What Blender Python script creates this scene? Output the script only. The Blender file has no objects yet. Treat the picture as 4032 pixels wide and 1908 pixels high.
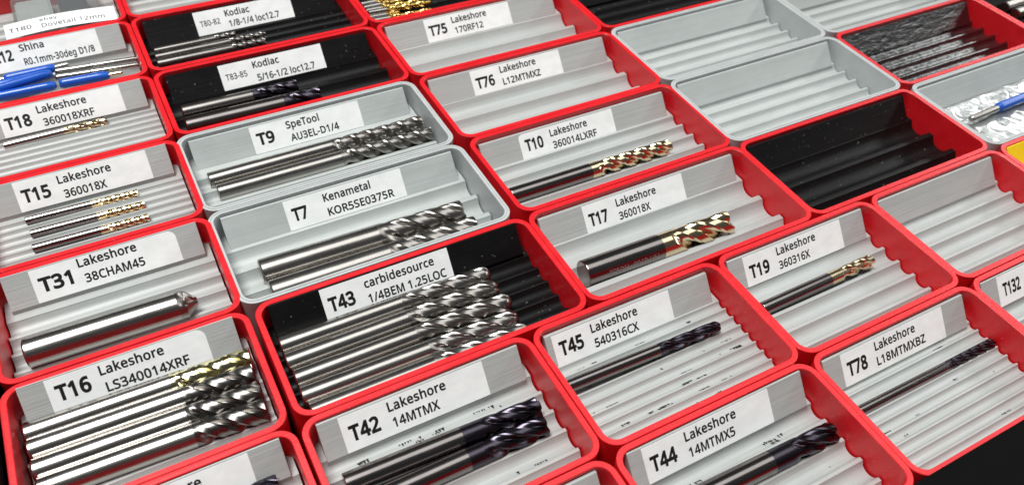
import bpy, bmesh, math, random
import numpy as np
from mathutils import Vector, Matrix

SC = bpy.context.scene
COL = SC.collection
random.seed(7)
# ------------------------------------------------------------------ camera (1 unit = 1 cm)
cam_data = bpy.data.cameras.new('camera')
cam = bpy.data.objects.new('camera', cam_data)
COL.objects.link(cam)
RIGHT = Vector((0.87873064, -0.47440978, 0.05261013))
DOWN = Vector((-0.30371885, -0.64076044, -0.70511057))
FWD = Vector((0.36822184, 0.60362358, -0.70714302))
M = Matrix((RIGHT, -DOWN, -FWD)).transposed().to_4x4()
M.translation = Vector((-9.740919, -19.671928, 17.233349))
cam.matrix_world = M
cam_data.sensor_width = 36.0
cam_data.lens = 36.0 * 3250.31 / 4032.0
cam_data.clip_start = 0.5
cam_data.clip_end = 1000
cam_data.dof.use_dof = True
cam_data.dof.focus_distance = 23.5
cam_data.dof.aperture_fstop = 0.26
SC.camera = cam
# ------------------------------------------------------------------ room light
world = bpy.data.worlds.new('World')
SC.world = world
world.use_nodes = True
bg = world.node_tree.nodes['Background']
bg.inputs['Color'].default_value = (0.93, 0.97, 1.0, 1)
bg.inputs['Strength'].default_value = 0.06


def area(name, loc, target, sx, sy, power, color):
    ld = bpy.data.lights.new(name, 'AREA')
    ld.shape = 'RECTANGLE'
    ld.size = sx
    ld.size_y = sy
    ld.energy = power
    ld.color = color
    o = bpy.data.objects.new(name, ld)
    COL.objects.link(o)
    o.location = loc
    z = (Vector(loc) - Vector(target)).normalized()
    y = Vector((0, 1, 0))
    x = y.cross(z).normalized()
    y = z.cross(x)
    m = Matrix((x, y, z)).transposed().to_4x4()
    m.translation = Vector(loc)
    o.matrix_world = m
    return o


# ceiling fixtures of the workshop, long tubes running away from the viewer
area('ceiling_panel', (30, 4, 140), (30, 4, 0), 200, 84, 92000, (0.985, 1.0, 0.985))
area('ceiling_lamp', (-35, 10, 135), (-6, -4, 0), 40, 70, 200000, (0.99, 1.0, 0.98))
area('side_lamp', (212, -8, 116), (6, -5, 0), 28, 240, 150000, (0.99, 1.0, 0.98))
SC.view_settings.view_transform = 'Standard'
SC.view_settings.look = 'None'
SC.view_settings.exposure = 0.05
SC.view_settings.gamma = 1
SC.render.engine = 'CYCLES'
SC.cycles.max_bounces = 8
SC.cycles.sample_clamp_indirect = 6
SC.cycles.caustics_reflective = False

CW, CD = 8.4, 4.037756          # pitch of the bin grid
T = 0.165                       # wall thickness of a bin
F = -0.87                       # height of the ridge tops below the rim


# ------------------------------------------------------------------ materials
def new_mat(name):
    m = bpy.data.materials.new(name)
    m.use_nodes = True
    nt = m.node_tree
    b = nt.nodes['Principled BSDF']
    return m, nt, b


def N(nt, kind, **kw):
    n = nt.nodes.new(kind)
    for k, v in kw.items():
        setattr(n, k, v)
    return n


def coords(nt, scale):
    tc = N(nt, 'ShaderNodeTexCoord')
    inf = N(nt, 'ShaderNodeObjectInfo')
    add = N(nt, 'ShaderNodeVectorMath', operation='ADD')
    mul = N(nt, 'ShaderNodeVectorMath', operation='MULTIPLY')
    sc = N(nt, 'ShaderNodeVectorMath', operation='SCALE')
    nt.links.new(inf.outputs['Random'], sc.inputs['Scale'])
    sc.inputs[0].default_value = (37.0, 53.0, 0.0)
    nt.links.new(tc.outputs['Object'], add.inputs[0])
    nt.links.new(sc.outputs[0], add.inputs[1])
    nt.links.new(add.outputs[0], mul.inputs[0])
    mul.inputs[1].default_value = scale
    return mul.outputs[0]


def noise(nt, vec, scale=1.0, detail=3.0, rough=0.55):
    n = N(nt, 'ShaderNodeTexNoise')
    n.inputs['Scale'].default_value = scale
    n.inputs['Detail'].default_value = detail
    n.inputs['Roughness'].default_value = rough
    nt.links.new(vec, n.inputs['Vector'])
    return n.outputs['Fac']


def ramp(nt, fac, stops):
    r = N(nt, 'ShaderNodeValToRGB')
    e = r.color_ramp.elements
    e[0].position, e[0].color = stops[0][0], (*stops[0][1], 1)
    e[1].position, e[1].color = stops[1][0], (*stops[1][1], 1)
    for p, c in stops[2:]:
        x = e.new(p)
        x.color = (*c, 1)
    nt.links.new(fac, r.inputs['Fac'])
    return r.outputs['Color']


def bump(nt, b, h, strength, dist):
    n = N(nt, 'ShaderNodeBump')
    n.inputs['Strength'].default_value = strength
    n.inputs['Distance'].default_value = dist
    nt.links.new(h, n.inputs['Height'])
    nt.links.new(n.outputs[0], b.inputs['Normal'])
    return n


def maths(nt, op, a, b):
    m = N(nt, 'ShaderNodeMath', operation=op)
    for i, v in enumerate((a, b)):
        if isinstance(v, (int, float)):
            m.inputs[i].default_value = v
        else:
            nt.links.new(v, m.inputs[i])
    return m.outputs[0]


def printed(name, c0, c1, rough, lines, bmp, fleck=None, spec=0.5, fs=9.0, ft=0.745):
    """3D-printed plastic: fine layer lines along the long side, slight mottling."""
    m, nt, b = new_mat(name)
    lay = noise(nt, coords(nt, (0.12, 14.0, 34.0)), 1.0, 3.0, 0.7)
    mot = noise(nt, coords(nt, (0.9, 1.4, 1.4)), 1.0, 4.0, 0.6)
    mixf = maths(nt, 'ADD', maths(nt, 'MULTIPLY', lay, lines), maths(nt, 'MULTIPLY', mot, 1.0 - lines))
    col = ramp(nt, mixf, [(0.34, c0), (0.66, c1)])
    if fleck:
        fl = noise(nt, coords(nt, (fs, fs, fs)), 1.0, 1.0, 0.4)
        fc = ramp(nt, fl, [(ft, (0, 0, 0)), (ft + 0.02, (1, 1, 1))])
        mx = N(nt, 'ShaderNodeMix', data_type='RGBA')
        nt.links.new(fc, mx.inputs['Factor'])
        nt.links.new(col, mx.inputs['A'])
        mx.inputs['B'].default_value = (*fleck, 1)
        col = mx.outputs['Result']
    nt.links.new(col, b.inputs['Base Color'])
    rr = N(nt, 'ShaderNodeMapRange')
    rr.inputs['To Min'].default_value = rough - 0.08
    rr.inputs['To Max'].default_value = rough + 0.08
    nt.links.new(mot, rr.inputs['Value'])
    nt.links.new(rr.outputs[0], b.inputs['Roughness'])
    b.inputs['Specular IOR Level'].default_value = spec
    bump(nt, b, lay, bmp, 0.012)
    return m


MAT = {}
MAT['red'] = printed('red_plastic', (0.66, 0.007, 0.013), (0.80, 0.013, 0.021), 0.36, 0.3, 0.35, fleck=(0.85, 0.45, 0.45), fs=26.0, ft=0.775, spec=0.65)
MAT['grey_shell'] = printed('grey_plastic', (0.455, 0.475, 0.475), (0.53, 0.55, 0.55), 0.42, 0.35, 0.35)
MAT['light'] = printed('light_grey_plastic', (0.38, 0.395, 0.385), (0.47, 0.485, 0.475), 0.38, 0.75, 0.7)
MAT['grey'] = printed('cool_grey_plastic', (0.42, 0.445, 0.435), (0.51, 0.535, 0.525), 0.38, 0.6, 0.55)
MAT['black'] = printed('black_plastic', (0.003, 0.003, 0.0032), (0.006, 0.006, 0.0065), 0.42, 0.5, 0.6, fleck=(0.10, 0.10, 0.10), spec=0.22)
MAT['yellow'] = printed('yellow_plastic', (0.86, 0.60, 0.008), (0.92, 0.68, 0.012), 0.4, 0.6, 0.4)


def rough_black():
    m, nt, b = new_mat('textured_black_plastic')
    n1 = noise(nt, coords(nt, (2.6, 5.0, 5.0)), 1.0, 4.0, 0.58)
    col = ramp(nt, n1, [(0.3, (0.004, 0.004, 0.005)), (0.7, (0.010, 0.010, 0.011))])
    nt.links.new(col, b.inputs['Base Color'])
    b.inputs['Roughness'].default_value = 0.26
    b.inputs['Specular IOR Level'].default_value = 0.8
    b.inputs['Coat Weight'].default_value = 0.8
    b.inputs['Coat Roughness'].default_value = 0.17
    nn = bump(nt, b, n1, 0.45, 0.05)
    nt.links.new(nn.outputs[0], b.inputs['Coat Normal'])
    return m


MAT['rough_black'] = rough_black()


def plain(name, col, rough, metal=0.0, **kw):
    m, nt, b = new_mat(name)
    mot = noise(nt, coords(nt, (2.0, 3.0, 3.0)), 1.0, 4.0, 0.6)
    c0 = tuple(v * 0.93 for v in col)
    c1 = tuple(min(1, v * 1.05) for v in col)
    nt.links.new(ramp(nt, mot, [(0.3, c0), (0.7, c1)]), b.inputs['Base Color'])
    b.inputs['Roughness'].default_value = rough
    b.inputs['Metallic'].default_value = metal
    for k, v in kw.items():
        b.inputs[k].default_value = v
    return m


def metal(name, col, rough, bmp=0.12, dirt=0.12):
    """ground or coated carbide: faint grinding lines round the bar and cloudy wear"""
    m, nt, b = new_mat(name)
    mot = noise(nt, coords(nt, (1.2, 5.0, 5.0)), 1.0, 5.0, 0.65)
    fine = noise(nt, coords(nt, (45.0, 3.0, 3.0)), 1.0, 2.0, 0.5)
    c0 = tuple(v * (1 - dirt) for v in col)
    nt.links.new(ramp(nt, mot, [(0.35, c0), (0.65, col)]), b.inputs['Base Color'])
    b.inputs['Metallic'].default_value = 1.0
    rr = N(nt, 'ShaderNodeMapRange')
    rr.inputs['To Min'].default_value = rough * 0.8
    rr.inputs['To Max'].default_value = rough * 1.25
    nt.links.new(mot, rr.inputs['Value'])
    nt.links.new(rr.outputs[0], b.inputs['Roughness'])
    bump(nt, b, fine, bmp, 0.004)
    return m


MAT['paper'] = plain('white_label_tape', (0.90, 0.91, 0.905), 0.42)
MAT['ink'] = plain('black_print', (0.006, 0.006, 0.007), 0.5)
MAT['grey_ink'] = plain('grey_laser_mark', (0.22, 0.19, 0.19), 0.6)
MAT['steel'] = metal('ground_carbide', (0.50, 0.475, 0.445), 0.225, 0.08)
MAT['polish'] = metal('polished_carbide', (0.36, 0.34, 0.32), 0.28, 0.15)
MAT['nickel'] = metal('dull_carbide', (0.25, 0.235, 0.22), 0.27, 0.12)
MAT['dark_shank'] = metal('dark_ground_carbide', (0.27, 0.245, 0.24), 0.19, 0.08)
MAT['gold'] = metal('gold_coating', (0.87, 0.72, 0.47), 0.17, 0.05)
MAT['pale_gold'] = metal('pale_gold_coating', (0.80, 0.74, 0.45), 0.16, 0.05)
MAT['violet'] = metal('dark_violet_coating', (0.075, 0.066, 0.085), 0.26, 0.08)
MAT['drill_gold'] = metal('yellow_gold_coating', (0.62, 0.42, 0.13), 0.24, 0.1)
MAT['blue'] = plain('blue_sleeve_plastic', (0.012, 0.10, 0.52), 0.22, 0.0)
MAT['drawer'] = plain('black_drawer_steel', (0.004, 0.004, 0.004), 0.85, **{'Specular IOR Level': 0.06})
MAT['void'] = plain('dark_hollow', (0.02, 0.018, 0.016), 0.8)
MAT['rubber'] = plain('dark_grey_rubber', (0.06, 0.065, 0.07), 0.6)
MAT['green'] = plain('dark_green_plastic', (0.02, 0.07, 0.03), 0.5)


def clear_film():
    m, nt, b = new_mat('clear_film')
    out = nt.nodes['Material Output']
    tr = N(nt, 'ShaderNodeBsdfTransparent')
    tr.inputs['Color'].default_value = (0.96, 0.97, 0.97, 1)
    df = N(nt, 'ShaderNodeBsdfDiffuse')
    df.inputs['Color'].default_value = (0.75, 0.77, 0.77, 1)
    m1 = N(nt, 'ShaderNodeMixShader')
    m1.inputs[0].default_value = 0.14
    nt.links.new(tr.outputs[0], m1.inputs[1])
    nt.links.new(df.outputs[0], m1.inputs[2])
    gl = N(nt, 'ShaderNodeBsdfGlossy')
    gl.inputs['Roughness'].default_value = 0.16
    m2 = N(nt, 'ShaderNodeMixShader')
    lw = N(nt, 'ShaderNodeLayerWeight')
    lw.inputs['Blend'].default_value = 0.55
    fr = N(nt, 'ShaderNodeMapRange')
    fr.inputs['To Min'].default_value = 0.08
    fr.inputs['To Max'].default_value = 0.55
    nt.links.new(lw.outputs['Facing'], fr.inputs['Value'])
    nt.links.new(fr.outputs[0], m2.inputs[0])
    nt.links.new(m1.outputs[0], m2.inputs[1])
    nt.links.new(gl.outputs[0], m2.inputs[2])
    h = noise(nt, coords(nt, (4.0, 4.0, 4.0)), 1.0, 3.0, 0.5)
    bm = N(nt, 'ShaderNodeBump')
    bm.inputs['Strength'].default_value = 0.35
    bm.inputs['Distance'].default_value = 0.03
    nt.links.new(h, bm.inputs['Height'])
    nt.links.new(bm.outputs[0], gl.inputs['Normal'])
    nt.links.new(m2.outputs[0], out.inputs['Surface'])
    return m


MAT['film'] = clear_film()


# ------------------------------------------------------------------ object helpers
def mesh_obj(name, verts, faces, mat, parent=None, loc=(0, 0, 0), angle=35, smooth=True):
    me = bpy.data.meshes.new(name)
    me.from_pydata([tuple(v) for v in verts], [], faces)
    me.materials.append(mat)
    if smooth:
        me.polygons.foreach_set('use_smooth', [True] * len(me.polygons))
        me.set_sharp_from_angle(angle=math.radians(angle))
    o = bpy.data.objects.new(name, me)
    COL.objects.link(o)
    o.location = loc
    if parent:
        o.parent = parent
    return o


def thing(name, label, cat, loc=(0, 0, 0), group=None, rz=0.0):
    o = bpy.data.objects.new(name, None)
    o.empty_display_size = 0.5
    COL.objects.link(o)
    o.location = loc
    o.rotation_euler = (0, 0, rz)
    o['label'] = label
    o['category'] = cat
    if group:
        o['group'] = group
    return o


def rrect(w, d, inset, r, n=7):
    """corner-rounded rectangle, x 0..w, y 0..-d, counter-clockwise seen from above"""
    x0, x1, y0, y1 = inset, w - inset, -d + inset, -inset
    pts = []
    for cx, cy, a0 in ((x1 - r, y1 - r, 0), (x0 + r, y1 - r, 90), (x0 + r, y0 + r, 180), (x1 - r, y0 + r, 270)):
        for k in range(n + 1):
            a = math.radians(a0 + 90 * k / n)
            pts.append((cx + r * math.cos(a), cy + r * math.sin(a)))
    return pts


def loft(loops, cap0=True, cap1=True):
    n = len(loops[0])
    verts = [p for lp in loops for p in lp]
    faces = []
    for i in range(len(loops) - 1):
        for k in range(n):
            a, b = i * n + k, i * n + (k + 1) % n
            faces.append((a, b, b + n, a + n))
    if cap0:
        faces.append(tuple(range(n - 1, -1, -1)))
    if cap1:
        faces.append(tuple(range((len(loops) - 1) * n, len(loops) * n)))
    return verts, faces


def shell_mesh(w, d, ribbed):
    c = 0.011
    spec = [(c + 0.10, -2.6, 0.42), (c + 0.02, -2.5, 0.48), (c, -0.012, 0.5), (c + 0.012, 0, 0.488)]
    if ribbed:                       # concentric print lines on the rim of the grey bins
        m = c + T * 0.5
        spec += [(m - 0.014, 0, 0.42), (m - 0.007, -0.022, 0.415), (m + 0.007, -0.022, 0.405), (m + 0.014, 0, 0.40)]
    spec += [(c + T - 0.014, 0, 0.35), (c + T, -0.014, 0.34), (c + T, -1.75, 0.34)]
    return loft([[(x, y, z) for x, y in rrect(w, d, i, r)] for i, z, r in spec])
GLYPH = {
 '-': (229, '29 163 29 218 200 218 200 163'),
 '.': (191, '94 -10 84 -8 73 -5 64 1 57 11 53 23 51 38 53 54 57 67 64 75 73 82 84 85 94 86 106 85 117 82 126 75 134 67 138 54 140 38 138 23 134 11 126 1 117 -5 106 -8'),
 '/': (265, '7 0 196 509 258 509 68 0'),
 '0': (407, '203 -7 151 1 108 23 76 63 53 115 39 179 35 254 37 308 42 354 52 396 65 432 83 461 105 486 133 503 165 513 203 516 256 509 298 486 331 447 354 396 368 332 372 254 370 203 365 156 355 115 341 78 323 48 301 24 274 6 241 -3;203 47 238 52 264 69 284 98 298 138 306 191 309 254 306 318 298 370 284 411 264 440 238 457 203 463 169 457 141 440 122 411 108 370 101 318 98 254 101 191 108 139 122 99 141 69 169 52'),
 '1': (407, '192 0 192 355 192 404 194 443 174 424 151 404 96 359 64 402 200 509 252 509 252 0'),
 '2': (407, '34 0 34 52 168 187 232 254 248 275 262 295 273 314 280 334 284 354 285 376 283 403 275 424 261 440 243 453 221 460 196 462 172 461 151 456 130 450 111 440 92 427 73 414 40 456 60 472 84 486 108 498 136 508 164 513 196 515 240 511 278 499 309 479 331 453 345 420 350 381 348 354 343 330 333 305 321 283 305 260 287 238 267 214 244 190 220 164 113 59 113 57 370 57 370 0'),
 '3': (407, '172 -7 145 -6 121 -4 98 -1 75 4 53 12 32 20 32 80 54 69 77 62 101 54 125 50 150 47 173 46 214 49 247 57 271 72 287 92 298 117 301 146 297 175 284 197 264 214 235 226 200 233 159 235 109 235 109 289 159 289 198 292 230 301 254 316 273 335 283 358 287 385 284 408 276 427 262 442 244 454 221 460 194 463 169 461 144 457 124 451 105 442 85 432 66 420 35 463 54 476 76 489 102 499 130 509 161 514 194 515 243 512 282 499 312 480 334 454 347 424 351 389 348 357 338 331 322 308 301 291 276 277 246 268 246 265 283 258 314 245 337 227 353 204 364 176 367 144 365 117 357 90 346 66 330 45 309 27 282 12 251 1 214 -5'),
 '4': (407, '259 0 259 116 15 116 15 169 254 511 319 511 319 172 393 172 393 116 319 116 319 0;76 172 259 172 259 332 260 394 262 444 259 444 245 416 229 389'),
 '5': (407, '177 -7 151 -6 126 -4 103 0 81 5 62 13 45 20 45 80 64 70 84 62 107 55 131 50 155 48 177 47 212 49 243 58 268 73 287 94 299 122 302 156 299 187 289 212 273 232 248 247 215 257 175 259 129 256 88 248 57 268 76 509 331 509 331 452 129 452 118 304 151 309 196 312 245 308 286 295 320 273 346 243 362 207 367 162 362 113 345 72 317 38 279 13 232 -2'),
 '6': (407, '212 -7 181 -4 152 3 125 17 101 36 80 60 63 91 50 127 41 170 39 217 40 253 43 289 49 326 57 359 69 391 84 421 103 449 126 471 155 490 188 504 227 513 273 515 305 514 335 509 335 456 305 462 274 464 243 462 215 457 192 447 172 436 154 421 140 403 128 383 120 362 112 337 107 313 104 286 102 259 106 259 119 275 134 288 152 301 173 311 198 316 227 318 268 314 303 300 333 278 356 247 369 209 374 163 369 115 354 73 330 38 298 13 259 -2;211 46 240 49 264 58 284 74 300 98 309 127 312 163 310 194 301 220 287 241 268 257 244 266 213 269 192 267 173 263 155 256 140 245 127 233 117 221 109 206 104 191 103 176 104 156 108 136 115 115 124 96 136 80 151 65 169 54 189 48'),
 '7': (407, '96 0 305 452 32 452 32 509 372 509 372 460 165 0'),
 '8': (407, '205 -7 155 -3 112 8 80 29 54 56 40 90 35 129 36 152 41 172 50 190 60 207 73 222 88 234 105 246 122 257 140 266 117 281 95 298 77 317 63 339 54 365 51 394 53 419 60 441 71 460 86 477 104 491 125 502 150 509 175 514 203 515 245 512 281 502 313 485 336 460 351 431 355 393 354 374 350 356 343 340 332 326 320 313 306 300 259 269 279 259 298 247 316 235 332 222 345 208 356 192 365 174 370 154 372 131 367 92 352 58 327 31 293 10 252 -3;206 294 229 304 250 317 268 331 282 348 291 368 294 391 291 414 282 432 268 446 250 457 228 463 203 466 178 463 156 457 138 446 124 432 116 414 112 391 113 375 118 361 125 348 135 336 145 327 159 317;204 42 235 46 262 54 283 67 298 85 308 106 311 131 308 155 298 175 281 193 260 208 234 223 204 235 192 240 163 226 140 211 121 194 107 175 99 154 96 129 99 106 108 85 123 67 143 54 171 46'),
 '9': (407, '137 -7 104 -5 73 0 73 53 92 49 112 46 136 45 166 46 194 52 217 60 238 73 254 88 269 105 281 125 291 146 297 171 302 196 305 222 306 249 302 249 291 234 276 220 258 208 235 198 211 192 181 190 141 195 105 208 76 230 53 261 40 299 36 344 38 378 45 408 56 436 71 459 90 479 112 495 138 507 166 513 198 515 229 513 259 505 285 491 310 472 331 447 348 417 361 381 368 339 370 292 369 254 366 218 361 183 352 150 341 117 326 87 306 60 283 37 254 18 221 4 181 -4;195 240 217 241 236 245 254 253 269 263 282 275 293 288 301 303 305 317 306 333 305 353 301 373 295 393 285 411 274 428 259 443 241 454 221 460 198 463 171 459 146 450 126 434 110 410 101 381 98 345 101 314 108 288 122 267 140 251 164 243'),
 'A': (455, '0 0 198 511 257 511 454 0 388 0 327 157 125 157 65 0;146 214 308 214 250 368 244 389 234 420 227 444 215 401 205 368'),
 'B': (463, '69 0 69 509 214 509 273 506 321 496 358 480 386 457 402 424 407 383 405 354 397 330 383 308 364 291 339 278 311 270 311 266 331 262 351 256 369 248 385 238 399 225 409 209 418 191 423 170 424 144 419 102 403 67 378 38 341 17 299 4 248 0;134 292 227 292 266 295 296 301 317 313 331 329 338 350 341 375 338 401 328 421 312 436 288 445 257 452 217 454 134 454;134 54 235 54 277 57 308 66 330 81 345 100 353 123 356 150 353 175 344 196 329 214 305 228 273 235 231 239 134 239'),
 'C': (450, '277 -7 228 -3 185 7 147 25 116 49 90 80 69 116 55 158 47 204 43 254 47 304 56 350 71 390 93 427 121 457 155 482 194 501 239 512 287 515 339 512 386 503 428 486 402 432 350 451 330 456 310 458 287 459 236 453 193 435 158 404 131 364 117 314 111 254 116 195 130 145 155 104 189 73 232 55 286 49 309 50 330 52 350 55 408 69 408 14 389 7 369 2 349 -2 328 -5 303 -6'),
 'D': (520, '69 0 69 509 226 509 275 506 319 496 358 480 393 458 422 431 445 397 462 356 473 311 476 259 469 180 445 116 406 65 353 29 288 7 211 0;134 55 203 55 317 77 386 144 408 257 403 319 386 369 358 406 320 433 274 449 216 454 134 454'),
 'E': (396, '69 0 69 509 353 509 353 452 134 452 134 294 340 294 340 238 134 238 134 56 353 56 353 0'),
 'F': (370, '69 0 69 509 353 509 353 452 134 452 134 273 339 273 339 215 134 215 134 0'),
 'G': (519, '287 -7 238 -3 193 7 154 24 121 49 93 78 71 115 56 157 47 203 43 254 47 305 57 351 75 392 99 428 128 459 164 484 207 502 254 512 306 515 335 514 362 512 388 508 413 502 436 494 459 486 435 431 416 438 396 444 373 451 351 456 328 458 303 459 247 453 199 435 161 404 133 364 116 314 110 254 112 215 119 179 130 147 145 119 166 94 192 74 223 60 260 51 302 49 358 52 402 60 402 211 289 211 289 268 466 268 466 19 438 11 410 4 383 -1 353 -4 321 -6'),
 'H': (528, '69 0 69 509 134 509 134 294 393 294 393 509 458 509 458 0 393 0 393 238 134 238 134 0'),
 'I': (242, '29 0 29 37 88 51 88 457 29 472 29 509 212 509 212 472 153 457 153 51 212 37 212 0'),
 'K': (441, '69 0 69 509 134 509 134 258 177 306 221 354 358 509 433 509 231 287 441 0 366 0 186 243 134 197 134 0'),
 'L': (373, '69 0 69 509 134 509 134 57 355 57 355 0'),
 'M': (646, '69 0 69 509 163 509 320 92 323 92 482 509 577 509 577 0 513 0 513 313 515 386 519 445 515 445 346 0 294 0 126 445 123 445 127 386 128 309 128 0'),
 'N': (541, '69 0 69 509 143 509 415 88 418 88 416 122 414 172 413 222 413 509 472 509 472 0 398 0 125 422 123 422 126 361 128 284 128 0'),
 'O': (557, '279 -7 229 -3 185 7 147 25 116 51 89 81 69 118 55 159 47 205 43 256 47 305 55 351 69 392 89 428 116 459 147 484 185 502 229 512 279 516 328 513 370 502 407 484 439 459 466 429 486 392 501 351 510 305 513 254 510 205 501 159 486 117 466 81 439 50 407 25 370 7 327 -3;279 49 331 54 373 73 405 104 427 145 441 195 445 254 441 315 427 365 405 405 373 436 332 454 279 460 227 454 185 436 152 405 129 365 116 315 111 254 116 195 129 145 152 104 183 73 226 54'),
 'R': (443, '69 0 69 509 209 509 267 505 314 492 349 473 374 444 389 408 394 364 392 338 388 316 380 296 369 280 356 265 341 253 326 243 310 234 293 228 433 0 357 0 234 210 134 210 134 0;134 264 209 264 247 267 277 275 300 288 316 308 326 332 329 361 324 391 315 415 298 432 275 443 244 451 206 453 134 453'),
 'S': (391, '176 -7 148 -6 122 -4 96 -1 74 4 54 10 36 17 36 78 55 71 76 64 100 57 126 53 152 50 179 49 213 51 242 58 264 70 281 87 291 107 294 130 293 146 288 160 283 173 274 183 262 194 246 204 227 214 203 224 174 235 134 252 102 271 76 293 57 318 47 349 42 386 45 411 52 435 64 455 78 473 98 488 121 499 146 509 175 514 205 515 232 514 258 512 282 508 304 502 326 495 346 487 326 433 268 452 247 456 226 458 204 459 175 457 151 451 131 439 119 424 110 406 107 385 109 369 112 355 118 343 127 332 139 321 153 312 171 302 193 293 218 283 247 271 273 260 295 247 314 234 329 220 341 203 350 183 355 161 357 136 352 94 336 59 309 31 271 10 228 -3'),
 'T': (396, '165 0 165 452 7 452 7 509 388 509 388 452 230 452 230 0'),
 'U': (521, '258 -7 199 -1 152 16 113 45 86 83 70 128 64 181 64 509 128 509 128 179 131 141 143 108 161 83 187 64 221 52 261 49 303 53 336 65 362 85 379 112 389 143 392 179 392 509 456 509 456 179 454 145 446 113 435 85 418 58 396 36 369 17 337 4 300 -4'),
 'X': (418, '3 0 172 265 14 509 85 509 209 309 335 509 402 509 245 266 415 0 341 0 207 221 70 0'),
 'Z': (407, '28 0 28 49 295 452 36 452 36 509 372 509 372 460 105 57 380 57 380 0'),
 'a': (400, '153 -7 121 -4 91 5 67 20 48 42 36 71 33 106 38 141 53 171 77 194 112 212 159 223 215 228 281 230 281 252 278 281 271 303 260 319 244 330 225 335 201 337 182 336 163 334 144 329 94 309 75 355 92 364 112 371 134 379 157 384 180 387 205 388 247 385 282 374 309 357 327 333 338 300 341 260 341 0 296 0 284 54 281 54 264 35 247 20 229 7 208 0 183 -5;168 43 198 47 225 55 248 70 266 91 277 119 280 153 280 187 224 185 181 180 148 173 125 161 109 146 101 128 98 105 100 86 106 70 117 58 131 50 148 46'),
 'b': (438, '242 -7 213 -5 189 0 168 10 151 21 136 34 123 49 118 49 105 0 60 0 60 541 123 541 123 409 122 365 120 331 123 331 136 347 151 359 168 372 189 381 213 386 242 388 285 383 323 366 355 338 380 300 394 251 399 191 394 130 380 82 355 42 323 15 285 -1;232 45 263 49 289 62 309 83 322 111 331 147 334 192 322 271 288 320 231 336 194 332 166 320 146 301 134 274 126 238 123 193 123 190 126 146 134 111 146 83 166 62 195 49'),
 'c': (341, '213 -7 181 -5 152 2 124 14 99 30 78 51 62 77 49 109 41 146 39 189 41 233 50 271 63 303 81 330 102 352 126 368 155 380 185 387 218 389 238 388 256 386 275 383 318 368 299 316 259 329 216 334 154 318 117 269 104 190 107 147 117 111 131 84 153 64 180 51 213 47 233 48 251 50 268 53 312 69 312 14 269 -2 253 -4 234 -6'),
 'd': (438, '196 -7 152 -2 113 15 82 42 58 81 43 130 39 190 43 250 58 300 83 338 115 367 153 383 196 389 224 387 248 382 269 372 286 361 302 348 315 333 319 333 317 359 315 389 315 541 378 541 378 0 327 0 318 51 315 51 302 36 287 22 269 10 248 0 224 -5;206 45 242 49 270 59 291 78 304 104 313 137 316 178 316 190 313 233 305 269 292 299 271 320 243 333 205 337 174 332 148 319 129 297 116 267 107 231 104 189 107 146 116 111 129 83 150 62 175 49'),
 'e': (402, '223 -7 188 -4 156 3 127 15 102 32 80 54 63 81 50 112 41 148 39 188 41 228 49 264 60 296 76 323 95 346 119 365 146 379 176 386 208 389 240 386 267 380 293 368 314 351 332 331 347 308 357 280 364 249 366 216 366 179 104 179 108 139 120 106 137 81 161 62 191 50 226 47 249 47 270 49 291 53 348 73 348 18 329 10 310 4 291 -1 270 -4 248 -6;105 229 300 229 297 259 289 285 278 308 260 324 236 334 207 337 179 334 156 324 137 309 121 287 111 260'),
 'g': (438, '207 -171 154 -169 108 -160 69 -146 69 -89 109 -106 157 -116 210 -119 241 -116 266 -106 287 -90 303 -69 313 -42 316 -12 316 3 316 29 318 51 315 51 284 18 245 -1 196 -7 151 -1 112 16 81 45 57 84 43 133 39 190 43 247 57 295 81 335 112 365 151 383 196 389 221 387 243 383 264 374 283 364 300 349 316 331 319 331 328 382 378 382 378 -6 373 -56 358 -98 336 -129 303 -153 260 -166;206 45 241 48 268 58 289 75 304 100 313 134 316 175 316 190 313 238 304 275 289 302 267 321 240 332 205 336 175 332 151 319 130 298 116 269 107 233 104 190 107 146 116 110 130 82 150 60 175 49'),
 'h': (440, '60 0 60 541 123 541 123 383 120 329 124 329 138 347 155 362 174 373 196 382 218 386 243 388 285 385 320 373 348 355 367 329 379 293 383 248 383 0 320 0 320 244 311 295 282 326 235 336 197 332 168 320 147 300 134 273 126 239 123 197 123 0'),
 'i': (183, '92 445 66 455 60 462 57 473 55 485 57 497 60 508 66 515 92 525 118 515 124 508 127 497 129 485 127 473 124 462 118 455;60 0 60 382 123 382 123 0'),
 'k': (381, '60 0 60 541 123 541 123 259 122 229 120 196 123 196 136 213 153 234 168 252 289 382 364 382 209 218 374 0 298 0 165 178 123 140 123 0'),
 'l': (183, '60 0 60 541 123 541 123 0'),
 'm': (666, '60 0 60 382 111 382 120 330 124 330 137 348 153 363 172 374 193 383 214 387 236 389 289 382 329 361 353 324 356 324 371 345 388 361 409 373 432 382 455 387 479 389 519 385 551 374 576 355 594 329 604 294 609 248 609 0 546 0 546 246 538 296 512 327 469 336 435 333 408 322 389 304 376 280 368 248 366 211 366 0 303 0 303 246 295 296 268 327 225 336 191 332 164 320 145 300 133 274 125 240 123 198 123 0'),
 'n': (440, '60 0 60 382 111 382 120 330 124 330 138 348 155 363 175 374 197 383 221 387 244 389 286 385 320 374 348 355 367 329 379 294 383 248 383 0 320 0 320 244 311 295 282 326 235 336 197 332 168 320 147 300 134 274 126 240 123 198 123 0'),
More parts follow.
